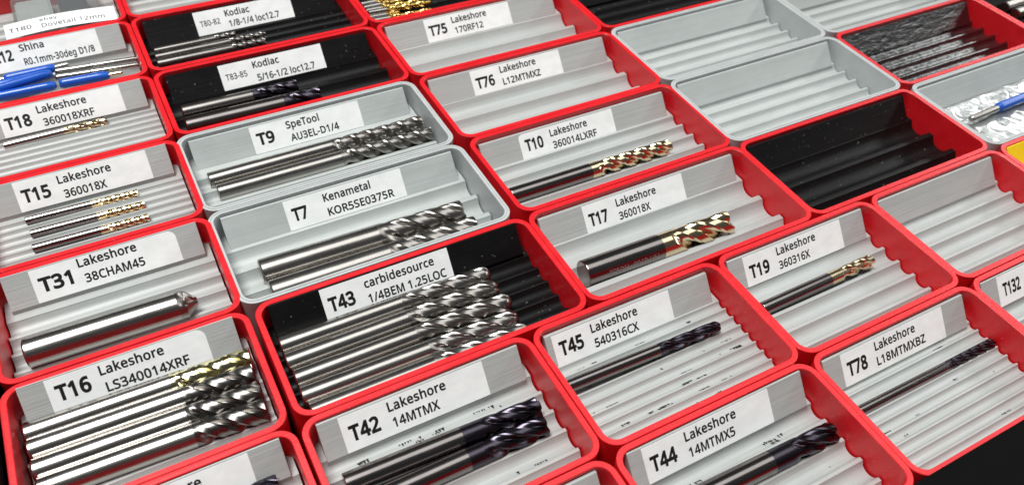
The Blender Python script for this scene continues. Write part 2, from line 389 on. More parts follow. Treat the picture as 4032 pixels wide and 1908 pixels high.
 'o': (431, '214 -7 182 -4 152 3 124 16 100 34 80 56 62 84 49 116 41 152 39 192 45 250 60 299 87 337 123 366 165 383 216 389 250 386 280 379 308 366 333 348 353 326 370 299 383 267 390 231 392 192 387 134 371 84 345 45 309 16 265 -1;215 45 251 49 279 63 300 85 316 113 324 150 328 192 324 233 316 268 300 298 279 319 250 332 215 336 179 332 152 319 130 298 116 268 107 233 104 192 107 150 116 113 130 85 152 63 180 49'),
 'p': (438, '60 -171 60 382 111 382 120 330 123 330 136 346 151 359 168 372 189 382 213 387 242 389 286 384 323 367 355 339 380 301 394 252 399 192 394 131 380 83 355 43 323 15 285 -1 242 -7 214 -5 190 0 169 10 151 21 136 34 123 49 119 49 122 18 123 -14 123 -171;232 45 254 47 274 53 289 64 303 78 314 95 323 117 329 140 333 164 334 192 331 233 322 268 309 297 288 319 263 332 231 336 196 333 169 321 148 303 135 278 126 245 123 204 123 192 126 148 134 112 146 83 166 62 195 49'),
 'r': (294, '60 0 60 382 111 382 119 312 122 312 136 332 152 350 170 366 190 379 213 386 239 389 262 388 283 385 276 327 256 331 234 332 215 330 197 324 179 316 163 303 150 288 139 271 130 250 125 228 123 204 123 0'),
 's': (341, '157 -7 131 -6 108 -4 88 -1 70 4 53 10 37 17 37 74 92 53 113 48 136 45 158 43 187 46 210 50 227 58 239 70 246 84 248 100 241 125 212 148 155 174 91 203 75 212 62 224 51 236 42 251 38 268 36 287 40 317 54 343 76 363 105 378 140 386 179 389 203 388 224 386 245 382 264 376 283 371 301 364 280 314 229 331 212 334 194 337 175 337 152 336 131 332 117 326 105 316 99 304 96 292 105 264 137 243 194 218 217 210 239 200 257 191 273 180 285 169 296 156 303 141 308 125 309 105 304 71 291 43 268 21 238 5 200 -4'),
 't': (257, '177 -7 158 -6 140 -2 122 3 106 12 92 23 82 39 72 58 67 83 66 111 66 333 12 333 12 364 66 388 91 470 128 470 128 382 239 382 239 333 128 333 128 112 130 91 136 74 145 60 157 52 172 46 188 45 217 47 242 52 242 4 213 -4'),
 'u': (440, '195 -7 153 -3 118 7 91 27 72 52 60 88 56 131 56 382 120 382 120 136 129 86 157 55 205 45 243 49 271 60 293 81 306 108 314 142 317 183 317 382 380 382 380 0 329 0 319 51 316 51 302 33 285 18 265 6 243 -1 220 -5'),
 'v': (362, '144 0 0 382 67 382 148 157 160 122 172 85 179 55 181 55 190 86 201 123 213 157 295 382 362 382 216 0'),
 'y': (364, '59 -171 30 -170 7 -165 7 -116 27 -118 50 -120 70 -118 88 -111 103 -101 115 -87 125 -71 135 -52 155 -1 1 382 68 382 151 164 170 110 182 60 186 60 198 107 218 165 296 382 364 382 198 -53 185 -86 166 -115 147 -139 123 -157 94 -168'),
 ' ': (186, ''),
}


# ------------------------------------------------------------------ printed insert with grooves
def insert_profile(d, first, pitch, ridge, depth, arc=8):
    """(y, z) of the top surface from the back wall to the front wall, y negative"""
    y_end = -(d - T - 0.03)
    pts = [(-(T + 0.025), F)]
    y = -first
    pts.append((y + 0.02, F))
    grooves = []
    while y - 0.05 > y_end:
        w = pitch - ridge
        yb = y - w
        cut = yb < y_end
        R = (w * w / 4 + depth * depth) / (2 * depth)
        yc, zc = y - w / 2, F - depth + R
        grooves.append((yc, w))
        for k in range(arc + 1):
            t = y - w * k / arc
            if t < y_end:
                break
            pts.append((t, zc - math.sqrt(max(0, R * R - (t - yc) ** 2))))
        if cut:
            t = y_end
            pts.append((t, zc - math.sqrt(max(0, R * R - (t - yc) ** 2))))
            break
        y = yb - ridge
        if y < y_end:
            pts.append((y_end, F))
            break
        pts.append((yb - 0.012, F + 0.004))
        pts.append((y + 0.012, F + 0.004))
    return pts, grooves


def build_insert(root, w, d, first, pitch, ridge, depth, mat):
    prof, grooves = insert_profile(d, first, pitch, ridge, depth)
    xa, xb = T + 0.05, w - T - 0.06
    n = len(prof)
    ZB = -1.7
    verts = [(xa, y, z) for y, z in prof] + [(xb, y, z) for y, z in prof]
    verts += [(xa, y, ZB) for y, z in prof] + [(xb, y, ZB) for y, z in prof]
    faces = []
    for k in range(n - 1):
        faces.append((k, k + 1, n + k + 1, n + k))
        faces.append((k + 1, k, 2 * n + k, 2 * n + k + 1))
        faces.append((n + k, n + k + 1, 3 * n + k + 1, 3 * n + k))
    faces.append((n - 1, 3 * n - 1, 4 * n - 1, 2 * n - 1))
    faces.append((0, n, 3 * n, 2 * n))
    mesh_obj('groove_insert', verts, faces, mat, root, angle=30)
    return grooves


PT = Vector((0, -0.27, -0.14))
PB = Vector((0, -0.87, -0.86))
PDIR = (PB - PT).normalized()
PN = Vector((0, PDIR.z, -PDIR.y))       # outward normal of the sloping plate
PN = PN if PN.z > 0 else -PN


RAISE = {'T15': .13, 'T18': .13, 'T31': .13, 'T16': .17, 'T212': .15, 'T43': .12, 'T44': .07, 'T42': .04, 'T132': .07, 're': .09, 'yel': .10, 'T17': -.05, 'T45': -.06, 'T10': -.07}
CUR = {'r': 0.0}


def plate_at(x, s, h=0.0):
    return Vector((x, 0.35 * CUR['r'], CUR['r'])) + PT + PDIR * s + PN * h


def build_plate(root, w, mat):
    xa, xb = 0.41, w - 0.41
    back = -(T + 0.03)
    prof = [(back, -0.13), (-0.245, -0.125), (-0.262, -0.128), (-0.272, -0.142), (-0.875, -0.866), (-0.875, -1.2), (back, -1.2)]
    r = CUR['r']
    prof = [(y + (0.35 * r if 0 < q < 6 else 0), z + (r if q < 5 else 0)) for q, (y, z) in enumerate(prof)]
    n = len(prof)
    verts = [(xa, y, z) for y, z in prof] + [(xb, y, z) for y, z in prof]
    faces = [(k, (k + 1) % n, n + (k + 1) % n, n + k) for k in range(n)]
    faces += [tuple(range(n - 1, -1, -1)), tuple(range(n, 2 * n))]
    return mesh_obj('label_plate', verts, faces, mat, root, angle=20)


def embolden(xs, ys, off):
    n = len(xs)
    P = [(xs[i], ys[i]) for i in range(n) if math.hypot(xs[i] - xs[i - 1], ys[i] - ys[i - 1]) > 9]
    n = len(P)
    out = []
    for i in range(n):
        (ax, ay), (bx, by), (cx, cy) = P[i - 1], P[i], P[(i + 1) % n]
        l1 = math.hypot(bx - ax, by - ay)
        l2 = math.hypot(cx - bx, cy - by)
        n1 = (-(by - ay) / l1, (bx - ax) / l1)
        n2 = (-(cy - by) / l2, (cx - bx) / l2)
        mx, my = n1[0] + n2[0], n1[1] + n2[1]
        k = max(0.45, (mx * mx + my * my) / 2)
        out.append((bx + off * mx / k, by + off * my / k))
    # edges that turned over (narrow notches) collapse to their middle
    while len(out) > 4:
        bad = None
        for i in range(len(out)):
            a, c = out[i - 1], out[i]
            if (c[0] - a[0]) * (P[i][0] - P[i - 1][0]) + (c[1] - a[1]) * (P[i][1] - P[i - 1][1]) <= 0:
                bad = i
                break
        if bad is None:
            break
        out[bad] = ((out[bad][0] + out[bad - 1][0]) / 2, (out[bad][1] + out[bad - 1][1]) / 2)
        P[bad] = ((P[bad][0] + P[bad - 1][0]) / 2, (P[bad][1] + P[bad - 1][1]) / 2)
        out.pop(bad - 1)
        P.pop(bad - 1)
    return [p[0] for p in out], [p[1] for p in out]


def area2(P):
    return sum(P[i - 1][0] * P[i][1] - P[i][0] * P[i - 1][1] for i in range(len(P)))


def inside(p, P):
    r = False
    for i in range(len(P)):
        (x0, y0), (x1, y1) = P[i - 1], P[i]
        if (y0 > p[1]) != (y1 > p[1]) and p[0] < (x1 - x0) * (p[1] - y0) / (y1 - y0) + x0:
            r = not r
    return r


def ear_clip(P):
    """triangles of a simple counter-clockwise polygon (points may repeat at bridges)"""
    idx = list(range(len(P)))
    tris = []

    def cr(o, a, c):
        return (a[0] - o[0]) * (c[1] - o[1]) - (a[1] - o[1]) * (c[0] - o[0])
    guard = 0
    while len(idx) > 3 and guard < 4000:
        guard += 1
        done = False
        for k in range(len(idx)):
            i0, i1, i2 = idx[k - 1], idx[k], idx[(k + 1) % len(idx)]
            a, c, d = P[i0], P[i1], P[i2]
            if cr(a, c, d) <= 1e-9:
                continue
            ok = True
            for m in idx:
                q = P[m]
                if q == a or q == c or q == d:
                    continue
                if cr(a, c, q) >= -1e-9 and cr(c, d, q) >= -1e-9 and cr(d, a, q) >= -1e-9:
                    ok = False
                    break
            if ok:
                tris.append((i0, i1, i2))
                idx.pop(k)
                done = True
                break
        if not done:
            idx.pop(min(range(len(idx)), key=lambda k: abs(cr(P[idx[k - 1]], P[idx[k]], P[idx[(k + 1) % len(idx)]]))))
    if len(idx) == 3:
        tris.append(tuple(idx))
    return tris


def bridge(outer, hole):
    h = max(range(len(hole)), key=lambda k: hole[k][0])
    hx, hy = hole[h]
    best = None
    for k, p in enumerate(outer):
        if p[0] < hx or outer.count(p) > 1:
            continue
        ok = True
        for m in range(len(outer)):
            q, r = outer[m - 1], outer[m]
            if p in (q, r):
                continue
            d1 = (p[0] - hx) * (q[1] - hy) - (p[1] - hy) * (q[0] - hx)
            d2 = (p[0] - hx) * (r[1] - hy) - (p[1] - hy) * (r[0] - hx)
            d3 = (r[0] - q[0]) * (hy - q[1]) - (r[1] - q[1]) * (hx - q[0])
            d4 = (r[0] - q[0]) * (p[1] - q[1]) - (r[1] - q[1]) * (p[0] - q[0])
            if d1 * d2 < 0 and d3 * d4 < 0:
                ok = False
                break
        if ok:
            d = (p[0] - hx) ** 2 + (p[1] - hy) ** 2
            if best is None or d < best[0]:
                best = (d, k)
    k = best[1] if best else max(range(len(outer)), key=lambda q: outer[q][0])
    return outer[:k + 1] + hole[h:] + hole[:h + 1] + outer[k:]


GCACHE = {}


def glyph_tris(ch, off):
    key = (ch, off)
    if key not in GCACHE:
        polys = []
        for poly in GLYPH[ch][1].split(';'):
            if poly:
                q = [float(t) for t in poly.split()]
                xs, ys = embolden(q[0::2], q[1::2], off * 1000)
                polys.append(list(zip(xs, ys)))
        V, Fc = [], []
        if polys:
            sg = area2(max(polys, key=lambda P: abs(area2(P)))) > 0
            outs = [P for P in polys if (area2(P) > 0) == sg]
            holes = [P for P in polys if (area2(P) > 0) != sg]
            for P in outs:
                mine = [H for H in holes if inside(H[0], P)]
                if not sg:
                    P = P[::-1]
                for H in sorted(mine, key=lambda H: -max(p[0] for p in H)):
                    P = bridge(P, H if area2(H) < 0 else H[::-1])
                n0 = len(V)
                V += P
                Fc += [tuple(n0 + i for i in t) for t in ear_clip(P)]
        GCACHE[key] = (V, Fc)
    return GCACHE[key]


def text_mesh(parts):
    """parts: (text, x0, x1, base, cap, offset); returns 2D verts and faces, y up, filled outlines"""
    V, Fc = [], []
    for txt, x0, x1, base, cap, off in parts:
        pen, pts = 0.0, []
        b0 = len(V)
        for ch in txt:
            gv, gf = glyph_tris(ch, off)
            n0 = b0 + len(pts)
            pts += [(x + pen, y) for x, y in gv]
            Fc += [tuple(n0 + i for i in t) for t in gf]
            pen += GLYPH[ch][0] + 22
        lo, hi = min(p[0] for p in pts), max(p[0] for p in pts)
        kx = (x1 - x0) / (hi - lo)
        V += [(x0 + (x - lo) * kx, base + y * cap / 509) for x, y in pts]
    return V, Fc


def label_outline(x0, x1, h, corners):
    """corner cut/rounding radii: bottom-left, bottom-right, top-right, top-left; y up from the lower edge"""
    pts = []
    for (cx, cy, sx, sy, a0), r in zip(((x0, 0, 1, 1, 180), (x1, 0, -1, 1, 270), (x1, h, -1, -1, 0), (x0, h, 1, -1, 90)), corners):
        n = 6 if r > 0.03 else 2
        for k in range(n + 1):
            a = math.radians(a0 + 90 * k / n)
            pts.append((cx + sx * r + r * math.cos(a), cy + sy * r + r * math.sin(a)))
    return pts


def build_label(root, x0, x1, texts, corners=(.012, .012, .012, .012), h=0.925, s0=0.015, lift=0.0, tilt=0.0):
    th = 0.012
    s1 = s0 + h

    def P(u, v, k):            # u along, v up from the label's lower edge
        return plate_at(u, s1 - v - tilt * (u - x0), k + lift)
    out = label_outline(x0, x1, h, corners)
    n = len(out)
    verts = [P(u, v, 0.001) for u, v in out] + [P(u, v, th) for u, v in out]
    faces = [(k, (k + 1) % n, n + (k + 1) % n, n + k) for k in range(n)]
    faces += [tuple(range(n - 1, -1, -1)), tuple(range(n, 2 * n))]
    lab = mesh_obj('label_tape', verts, faces, MAT['paper'], root, smooth=False)
    parts = []
    for i, (txt, a, b, sb) in enumerate(texts):
        big = (i == 0 and txt[0] == 'T')
        small = big and '-' in txt
        cap = (0.21 if small else 0.365) if big else 0.235
        off = (0.014 if small else 0.033) if big else 0.022
        parts.append((txt, a, b, h - sb, cap, off))
    for part in parts:
        V, Fc = text_mesh([part])
        mesh_obj('lettering', [P(u, v, th + 0.003) for u, v in V], Fc, MAT['ink'], lab, smooth=False)
    return lab


def build_gaps(root, w, grooves, count, seed, rows=None):
    """small dark holes left between print strands in the grooves: real sunken triangles are far below a
    pixel, so they are thin dark chips lying on the groove"""
    rnd = random.Random(seed)
    verts, faces = [], []
    for k in range(count):
        gi = rnd.choice(rows) if rows else rnd.randrange(len(grooves))
        if gi >= len(grooves):
            continue
        yc, gw = grooves[gi]
        x = rnd.uniform(0.5, w - 0.9)
        m = rnd.randint(1, 5)
        big = rnd.uniform(0.8, 1.7)
        yy = yc + rnd.uniform(-0.25, 0.05) * gw
        for q in range(m):
            sx = rnd.uniform(0.03, 0.07) * big
            sy = rnd.uniform(0.03, 0.09) * big
            xx = x + q * 0.075
            b = len(verts)
            z = groove_z(grooves[gi], yy) + 0.006
            z2 = groove_z(grooves[gi], yy - sy) + 0.006
            verts += [(xx, yy, z), (xx + sx, yy, z), (xx + sx * 0.6, yy - sy, z2)]
            faces.append((b, b + 2, b + 1))
    o = mesh_obj('print_gap', verts, faces, MAT['void'], root, smooth=False)
    o['kind'] = 'stuff'
    return o


GDEPTH = {}


def groove_z(g, y):
    yc, w = g
    depth = GDEPTH['cur']
    R = (w * w / 4 + depth * depth) / (2 * depth)
    zc = F - depth + R
    t = min(abs(y - yc), w / 2)
    return zc - math.sqrt(max(0, R * R - t * t))


SHELLS = {}
GROOVE = {                      # first groove edge, pitch, ridge width, depth
    'wide': (0.92, 1.04, 0.19, 0.34),
    'wide7': (1.0, 0.92, 0.17, 0.33),
    'five': (1.0, 0.50, 0.07, 0.18),
    'huge': (0.95, 1.16, 0.15, 0.36),
    'mid': (0.82, 0.63, 0.10, 0.225),
    'mid2': (0.87, 0.60, 0.08, 0.19),
    'nine': (1.37, 0.71, 0.14, 0.24),
    'fine': (0.90, 0.338, 0.05, 0.125),
}
BIN_AT = {}


def make_bin(key, u0, u1, j, shell, insert, gkind, label, tape=None, dx=0.0, dy=0.0, dz=0.0, gaps=0, rows=None, plate=True, w_in=None, corners=None, group='plastic tool bins in the drawer', lift=0.0, first=None):
    w = (u1 - u0) * CW
    d = CD
    root = thing('tool_bin', label, 'bin', ((u0 - 2) * CW + dx, -(j - 3) * CD + dy, dz), group)
    BIN_AT[key] = root
    root.rotation_euler.z = random.uniform(-.0011, .0011)
    root.location.z += random.uniform(-.012, .012)
    CUR['r'] = RAISE.get(key, 0.0)
    ribbed = shell == 'grey_shell'
    sk = (round(w, 3), shell)
    if sk not in SHELLS:
        v, f = shell_mesh(w, d, ribbed)
        o = mesh_obj('shell', v, f, MAT[shell], root, angle=25)
        SHELLS[sk] = o.data
    else:
        o = bpy.data.objects.new('shell', SHELLS[sk])
        COL.objects.link(o)
        o.parent = root
    g = list(GROOVE[gkind])
    if first is not None:
        g[0] = first
    gr = build_insert(root, w, d, *g, MAT[insert])
    if plate:
        build_plate(root, w, MAT[insert])
    if tape:
        x0, x1, texts = tape
        off = (u0 * CW if u0 < 0.5 else 0.0) + dx
        build_label(root, x0 - off, x1 - off, [(t, a - off, b - off, s) for t, a, b, s in texts],
                    corners or (.012, .012, .012, .012), lift=lift)
    if gaps:
        GDEPTH['cur'] = g[3]
        build_gaps(root, w, gr, gaps, hash(key) % 1000 if False else sum(map(ord, key)), rows)
    return root


TAPE = {
    'T15': (3.47, 7.35, [('T15', 3.62, 4.41, 0.66), ('Lakeshore', 4.68, 6.23, 0.36), ('360018X', 4.74, 5.98, 0.82)]),
    'T18': (3.4, 7.25, [('T18', 3.53, 4.32, 0.68), ('Lakeshore', 4.56, 6.12, 0.36), ('360018XRF', 4.64, 6.26, 0.81)]),
    'T31': (3.48, 7.36, [('T31', 3.63, 4.47, 0.65), ('Lakeshore', 4.69, 6.26, 0.28), ('38CHAM45', 4.76, 6.36, 0.74)]),
    'T16': (3.39, 7.23, [('T16', 3.56, 4.35, 0.59), ('Lakeshore', 4.61, 6.16, 0.32), ('LS340014XRF', 4.65, 6.68, 0.77)]),
    'T212': (3.22, 7.14, [('T212', 3.34, 4.2, 0.54), ('Shina', 4.47, 5.29, 0.29), ('R0.1mm-30deg D1/8', 4.49, 6.91, 0.80)]),
    'T80': (2.3, 6.2, [('T80-82', 2.47, 3.25, 0.59), ('Kodiac', 3.5, 4.48, 0.37), ('1/8-1/4 loc12.7', 3.56, 5.6, 0.79)]),
    'T83': (2.25, 6.14, [('T83-85', 2.42, 3.2, 0.58), ('Kodiac', 3.47, 4.46, 0.35), ('5/16-1/2 loc12.7', 3.52, 5.72, 0.84)]),
    'T9': (2.25, 6.11, [('T9', 2.41, 3.0, 0.64), ('SpeTool', 3.47, 4.63, 0.34), ('AU3EL-D1/4', 3.51, 5.23, 0.79)]),
    'T7': (2.15, 6.02, [('T7', 2.33, 2.81, 0.66), ('Kenametal', 3.38, 4.93, 0.35), ('KOR5SE0375R', 3.41, 5.62, 0.81)]),
    'T43': (1.94, 5.81, [('T43', 2.09, 2.84, 0.68), ('carbidesource', 3.19, 5.32, 0.36), ('1/4BEM 1.25LOC', 3.2, 5.6, 0.80)]),
    'T42': (1.0, 4.9, [('T42', 1.17, 1.94, 0.67), ('Lakeshore', 2.23, 3.8, 0.33), ('14MTMX', 2.26, 3.52, 0.75)]),
    'T75': (2.04, 5.9, [('T75', 2.18, 2.96, 0.66), ('Lakeshore', 3.23, 4.81, 0.35), ('170RF12', 3.28, 4.56, 0.78)]),
    'T76': (2.12, 5.98, [('T76', 2.27, 3.04, 0.68), ('Lakeshore', 3.34, 4.89, 0.32), ('L12MTMXZ', 3.36, 5.0, 0.78)]),
    'T10': (1.97, 5.81, [('T10', 2.16, 2.86, 0.60), ('Lakeshore', 3.18, 4.7, 0.35), ('360014LXRF', 3.2, 5.01, 0.78)]),
    'T17': (2.05, 5.94, [('T17', 2.2, 2.9, 0.69), ('Lakeshore', 3.28, 4.83, 0.36), ('360018X', 3.29, 4.51, 0.80)]),
    'T45': (0.68, 4.57, [('T45', 0.84, 1.59, 0.61), ('Lakeshore', 1.89, 3.43, 0.33), ('540316CX', 1.91, 3.37, 0.76)]),
    'T19': (1.01, 4.95, [('T19', 1.17, 1.93, 0.70), ('Lakeshore', 2.29, 3.86, 0.33), ('360316X', 2.29, 3.54, 0.77)]),
    'T44': (0.84, 4.79, [('T44', 1.0, 1.77, 0.67), ('Lakeshore', 2.08, 3.68, 0.33), ('14MTMX5', 2.11, 3.55, 0.76)]),
    'T78': (1.05, 5.0, [('T78', 1.21, 1.94, 0.67), ('Lakeshore', 2.29, 3.86, 0.33), ('L18MTMXBZ', 2.28, 4.18, 0.76)]),
    'T132': (1.08, 4.98, [('T132', 1.28, 2.05, 0.64)]),
    'Tre': (3.32, 7.23, [('Lakeshore', 4.58, 6.11, 0.33)]),
}
# ------------------------------------------------------------------ drawer
dr = thing('drawer', 'black steel drawer edge in front of the red bins at the lower right', 'drawer', (0, -16.2, -2.7))


def box(name, x0, x1, y0, y1, z0, z1, mat, parent, bev=0.05):
    bm = bmesh.new()
    bmesh.ops.create_cube(bm, size=1)
    for v in bm.verts:
        v.co = Vector(((x0 + x1) / 2 + v.co.x * (x1 - x0), (y0 + y1) / 2 + v.co.y * (y1 - y0), (z0 + z1) / 2 + v.co.z * (z1 - z0)))
    if bev:
        bmesh.ops.bevel(bm, geom=list(bm.edges), offset=bev, segments=2, affect='EDGES')
    me = bpy.data.meshes.new(name)
    bm.to_mesh(me)
    bm.free()
    me.materials.append(mat)
    me.polygons.foreach_set('use_smooth', [True] * len(me.polygons))
    me.set_sharp_from_angle(angle=math.radians(40))
    o = bpy.data.objects.new(name, me)
    COL.objects.link(o)
    if parent:
        o.parent = parent
        o.location = (0, 0, 0)
        o.matrix_parent_inverse = Matrix.Translation(-parent.location)
    return o


box('front_wall', -16.0, 40.0, -19.6, -16.14, -3.4, 0.42, MAT['drawer'], dr, 0.10)
box('side_wall', -15.2, -14.50, -16.12, 30.0, -3.4, 0.55, MAT['drawer'], dr, 0.06)
box('bottom_panel', -14.49, 40.0, -16.12, 30.0, -3.4, -2.68, MAT['drawer'], dr, 0)

# ------------------------------------------------------------------ bins
R_, G_ = 'red', 'grey_shell'
make_bin('T180', .283, 1, -1, R_, 'light', 'mid', 'red bin at the top left holding a clear case and the T180 tape', plate=False)
make_bin('T212', .283, 1, 0, R_, 'light', 'mid', 'red bin labelled T212 holding blue sleeved bits', TAPE['T212'])
make_bin('T18', .283, 1, 1, R_, 'light', 'fine', 'red bin labelled T18 with one thin gold end mill', TAPE['T18'], first=0.93)
make_bin('T15', .283, 1, 2, R_, 'light', 'fine', 'red bin labelled T15 with three thin gold end mills', TAPE['T15'], first=1.04)
make_bin('T31', .283, 1, 3, R_, 'light', 'mid', 'red bin labelled T31 with one bright chamfer mill', TAPE['T31'], corners=(.012, .012, .22, .012), first=1.09)
make_bin('T16', .283, 1, 4, R_, 'light', 'mid', 'red bin labelled T16 with four stacked roughing mills', TAPE['T16'], corners=(.06, .012, .24, .012), first=0.61)
make_bin('re', .283, 1, 5, R_, 'light', 'mid', 'red bin at the bottom edge left of the T42 bin', TAPE['Tre'])
make_bin('g1', 1, 2, -1, R_, 'light', 'mid', 'red bin with empty grey insert behind the T80-82 bin')
make_bin('T80', 1, 2, 0, R_, 'black', 'five', 'red bin with black insert labelled T80-82', TAPE['T80'])
make_bin('T83', 1, 2, 1, R_, 'black', 'wide', 'red bin with black insert labelled T83-85', TAPE['T83'])
make_bin('T9', 1, 2, 2, G_, 'grey', 'nine', 'grey bin labelled T9 with two polished end mills', TAPE['T9'], dx=-.12)
make_bin('T7', 1, 2, 3, G_, 'grey', 'wide7', 'grey bin labelled T7 with one thick and one half hidden end mill', TAPE['T7'], dx=-.12)
make_bin('T43', 1, 2, 4, R_, 'black', 'mid2', 'red bin with black insert labelled T43 full of ball nose mills', TAPE['T43'], dx=.12)
make_bin('T42', 1, 1.75, 5, R_, 'light', 'mid', 'red bin labelled T42 with two dark violet end mills', TAPE['T42'], dx=.07, gaps=22, rows=[0, 0, 2, 3], first=0.78)
make_bin('front', 1, 1.75, 6, R_, 'light', 'mid', 'red bin cut off by the bottom edge between T42 and T44')
make_bin('gold', 2, 3, 0, R_, 'black', 'mid', 'red bin at the top with a bundle of gold twist drills', (1.1, 5.0, []))
make_bin('T75', 2, 3, 1, R_, 'light', 'huge', 'empty red bin labelled T75 with wide grooves', TAPE['T75'], dx=.02)
make_bin('T76', 2, 3, 2, R_, 'light', 'wide', 'empty red bin labelled T76 with wide grooves', TAPE['T76'], dx=.05)
make_bin('T10', 2, 3, 3, R_, 'light', 'mid', 'red bin labelled T10 with one long gold end mill', TAPE['T10'], dx=.10, corners=(.012, .012, .012, .16), first=0.95)
make_bin('T17', 2, 3, 4, R_, 'light', 'wide', 'red bin labelled T17 with one thick gold end mill', TAPE['T17'], dx=.10)
make_bin('T45', 1.75, 2.5, 5, R_, 'light', 'fine', 'red bin labelled T45 with one dark ball nose mill', TAPE['T45'], dx=.08, gaps=46)
make_bin('T44', 1.75, 2.5, 6, R_, 'light', 'mid', 'red bin labelled T44 with one dark violet end mill', TAPE['T44'], dx=.04, gaps=14, rows=[0, 2, 3], first=0.82)
make_bin('T19', 2.5, 3.25, 5, R_, 'light', 'mid', 'red bin labelled T19 with one short gold end mill', TAPE['T19'], dx=.04, first=0.86)
make_bin('T78', 2.5, 3.25, 6, R_, 'light', 'fine', 'red bin labelled T78 with one thin dark end mill', TAPE['T78'], dx=.02, gaps=10, first=0.79)
make_bin('b31', 3, 4, 1, R_, 'black', 'mid', 'empty red bin with black insert at the top edge')
make_bin('g32', 3, 4, 2, G_, 'grey', 'mid', 'empty grey bin without label, the one farther back')
make_bin('g33', 3, 4, 3, G_, 'grey', 'mid', 'empty grey bin without label, in front of its twin')
make_bin('b34', 3, 4, 4, R_, 'black', 'wide', 'empty red bin with black wide-grooved insert right of T17')
make_bin('g35', 3.25, 4, 5, R_, 'light', 'mid', 'empty red bin with blank light grey plate right of T19')
make_bin('T132', 3.25, 4, 6, R_, 'light', 'mid', 'red bin labelled T132 at the right edge', TAPE['T132'])
make_bin('g42', 4, 5, 2, G_, 'light', 'mid', 'empty light grey bin at the top edge behind the glossy black insert')
make_bin('b43', 4, 5, 3, R_, 'rough_black', 'mid', 'empty red bin with glossy rough black insert')
make_bin('bag', 4, 5, 4, G_, 'grey', 'mid', 'grey bin holding a clear bag and a blue sleeved bit')
make_bin('yel', 4, 4.75, 5, R_, 'yellow', 'mid', 'red bin with yellow insert at the right edge')
make_bin('rods', 5, 6, 3, R_, 'black', 'mid', 'red bin in the top right corner with bright steel rods')


# ------------------------------------------------------------------ cutting tools, built along +x from the butt end
def lathe_x(prof, n=40):
    """prof: (x, r) list; closed with caps"""
    loops = []
    for x, r in prof:
        loops.append([(x, r * math.cos(2 * math.pi * k / n), r * math.sin(2 * math.pi * k / n)) for k in range(n)])
    return loft(loops)


def flute_section(nf, core, land=0.36):
    """radius factors over one flute, sharp edge at t = 0, wide land then gullet"""
    ts = [0, .012, .09, .18, .27, land, land + .02, land + .05] + [land + .05 + (.95 - land) * q for q in (.1, .2, .3, .4, .5, .6, .7, .78, .85, .91, .96, .985)]
    out = []
    g0 = land + .05
    for t in ts:
        if t <= land:
            r = 1.0 - 0.02 * t / land
        elif t <= g0:
            r = 0.98 - 0.05 * (t - land) / .05
        else:
            q = (t - g0) / (1 - g0)
            if q <= .55:
                r = 0.93 - (0.93 - core) * (0.5 - 0.5 * math.cos(math.pi * q / .55))
            else:
                r = core + (1.0 - core) * ((q - .55) / .45) ** 1.8
        out.append((t, r))
    return out


def flute_mesh(R, x0, x1, nf, turn, core=0.56, runout=None, end='square', phase=0.0, cr=0.0, land=0.36):
    sec = flute_section(nf, core, land)
    runout = R * 1.6 if runout is None else runout
    nx = max(30, int((x1 - x0) / turn * 44))
    xs = list(np.linspace(x0, x1, nx))
    if end == 'ball':
        xs = [x for x in xs if x < x1 - R]
        xs += [x1 - R + R * math.sin(a) for a in np.linspace(0, math.pi / 2 * 0.97, 12)]
    elif cr:
        xs = [x for x in xs if x < x1 - cr]
        xs += [x1 - cr + cr * math.sin(a) for a in np.linspace(0, math.pi / 2, 6)]
    loops = []
    for x in xs:
        env = 1.0
        if end == 'ball' and x > x1 - R:
            env = math.sqrt(max(0.0, 1 - ((x - (x1 - R)) / R) ** 2))
        elif cr and x > x1 - cr:
            env = (R - cr + math.sqrt(max(0, cr * cr - (x - (x1 - cr)) ** 2))) / R
        q = min(1.0, max(0.0, (x - x0) / runout))
        q = q * q * (3 - 2 * q)
        rot = phase + 2 * math.pi * (x - x0) / turn
        lp = []
        for f in range(nf):
            for t, r in sec:
                a = rot + 2 * math.pi * (f + t) / nf
                rr = R * env * (1 - (1 - r) * q)
                lp.append((x, rr * math.cos(a), rr * math.sin(a)))
        loops.append(lp)
    verts, faces = loft(loops, True, False)
    # end face dished towards the axis
    n = len(loops[-1])
    c = len(verts)
    verts.append((x1 - (0.0 if end == 'ball' else 0.12 * R), 0, 0))
    b = (len(loops) - 1) * n
    for k in range(n):
        faces.append((b + k, b + (k + 1) % n, c))
    return verts, faces


def mill_root(key, x, y, z, label, group, cat='end mill', name='end_mill', slope=0.0):
    bo = BIN_AT[key]
    u = bo.location
    # measured coordinates are relative to the nominal grid cell
    cellx = NOM[key]
    return thing(name, label, cat, (cellx[0] + x, cellx[1] + y, z), group, slope)


NOM = {}
for k, (u, j) in {'T9': (1, 2), 'T7': (1, 3), 'T43': (1, 4), 'T17': (2, 4), 'T10': (2, 3), 'T19': (2.5, 5), 'T45': (1.75, 5), 'T78': (2.5, 6), 'T44': (1.75, 6),
                  'T42': (1, 5), 'T31': (0, 3), 'T16': (0, 4), 'T15': (0, 2), 'T18': (0, 1), 'T83': (1, 1), 'T80': (1, 0), 'T212': (.25, 0), 'gold': (2, 0), 'T180': (.25, -1),
                  'bag': (4, 4), 'rods': (5, 3), 're': (0, 5)}.items():
    NOM[k] = ((u - 2) * CW, -(j - 3) * CD)


def shank(root, R, x0, x1, mat, ch=0.05, name='shank', neck=None):
    prof = [(x0, R - ch), (x0 + ch * 0.5, R - ch * 0.22), (x0 + ch, R), (x1, R)]
    v, f = lathe_x(prof, 48)
    return mesh_obj(name, v, f, MAT[mat], root, angle=20)


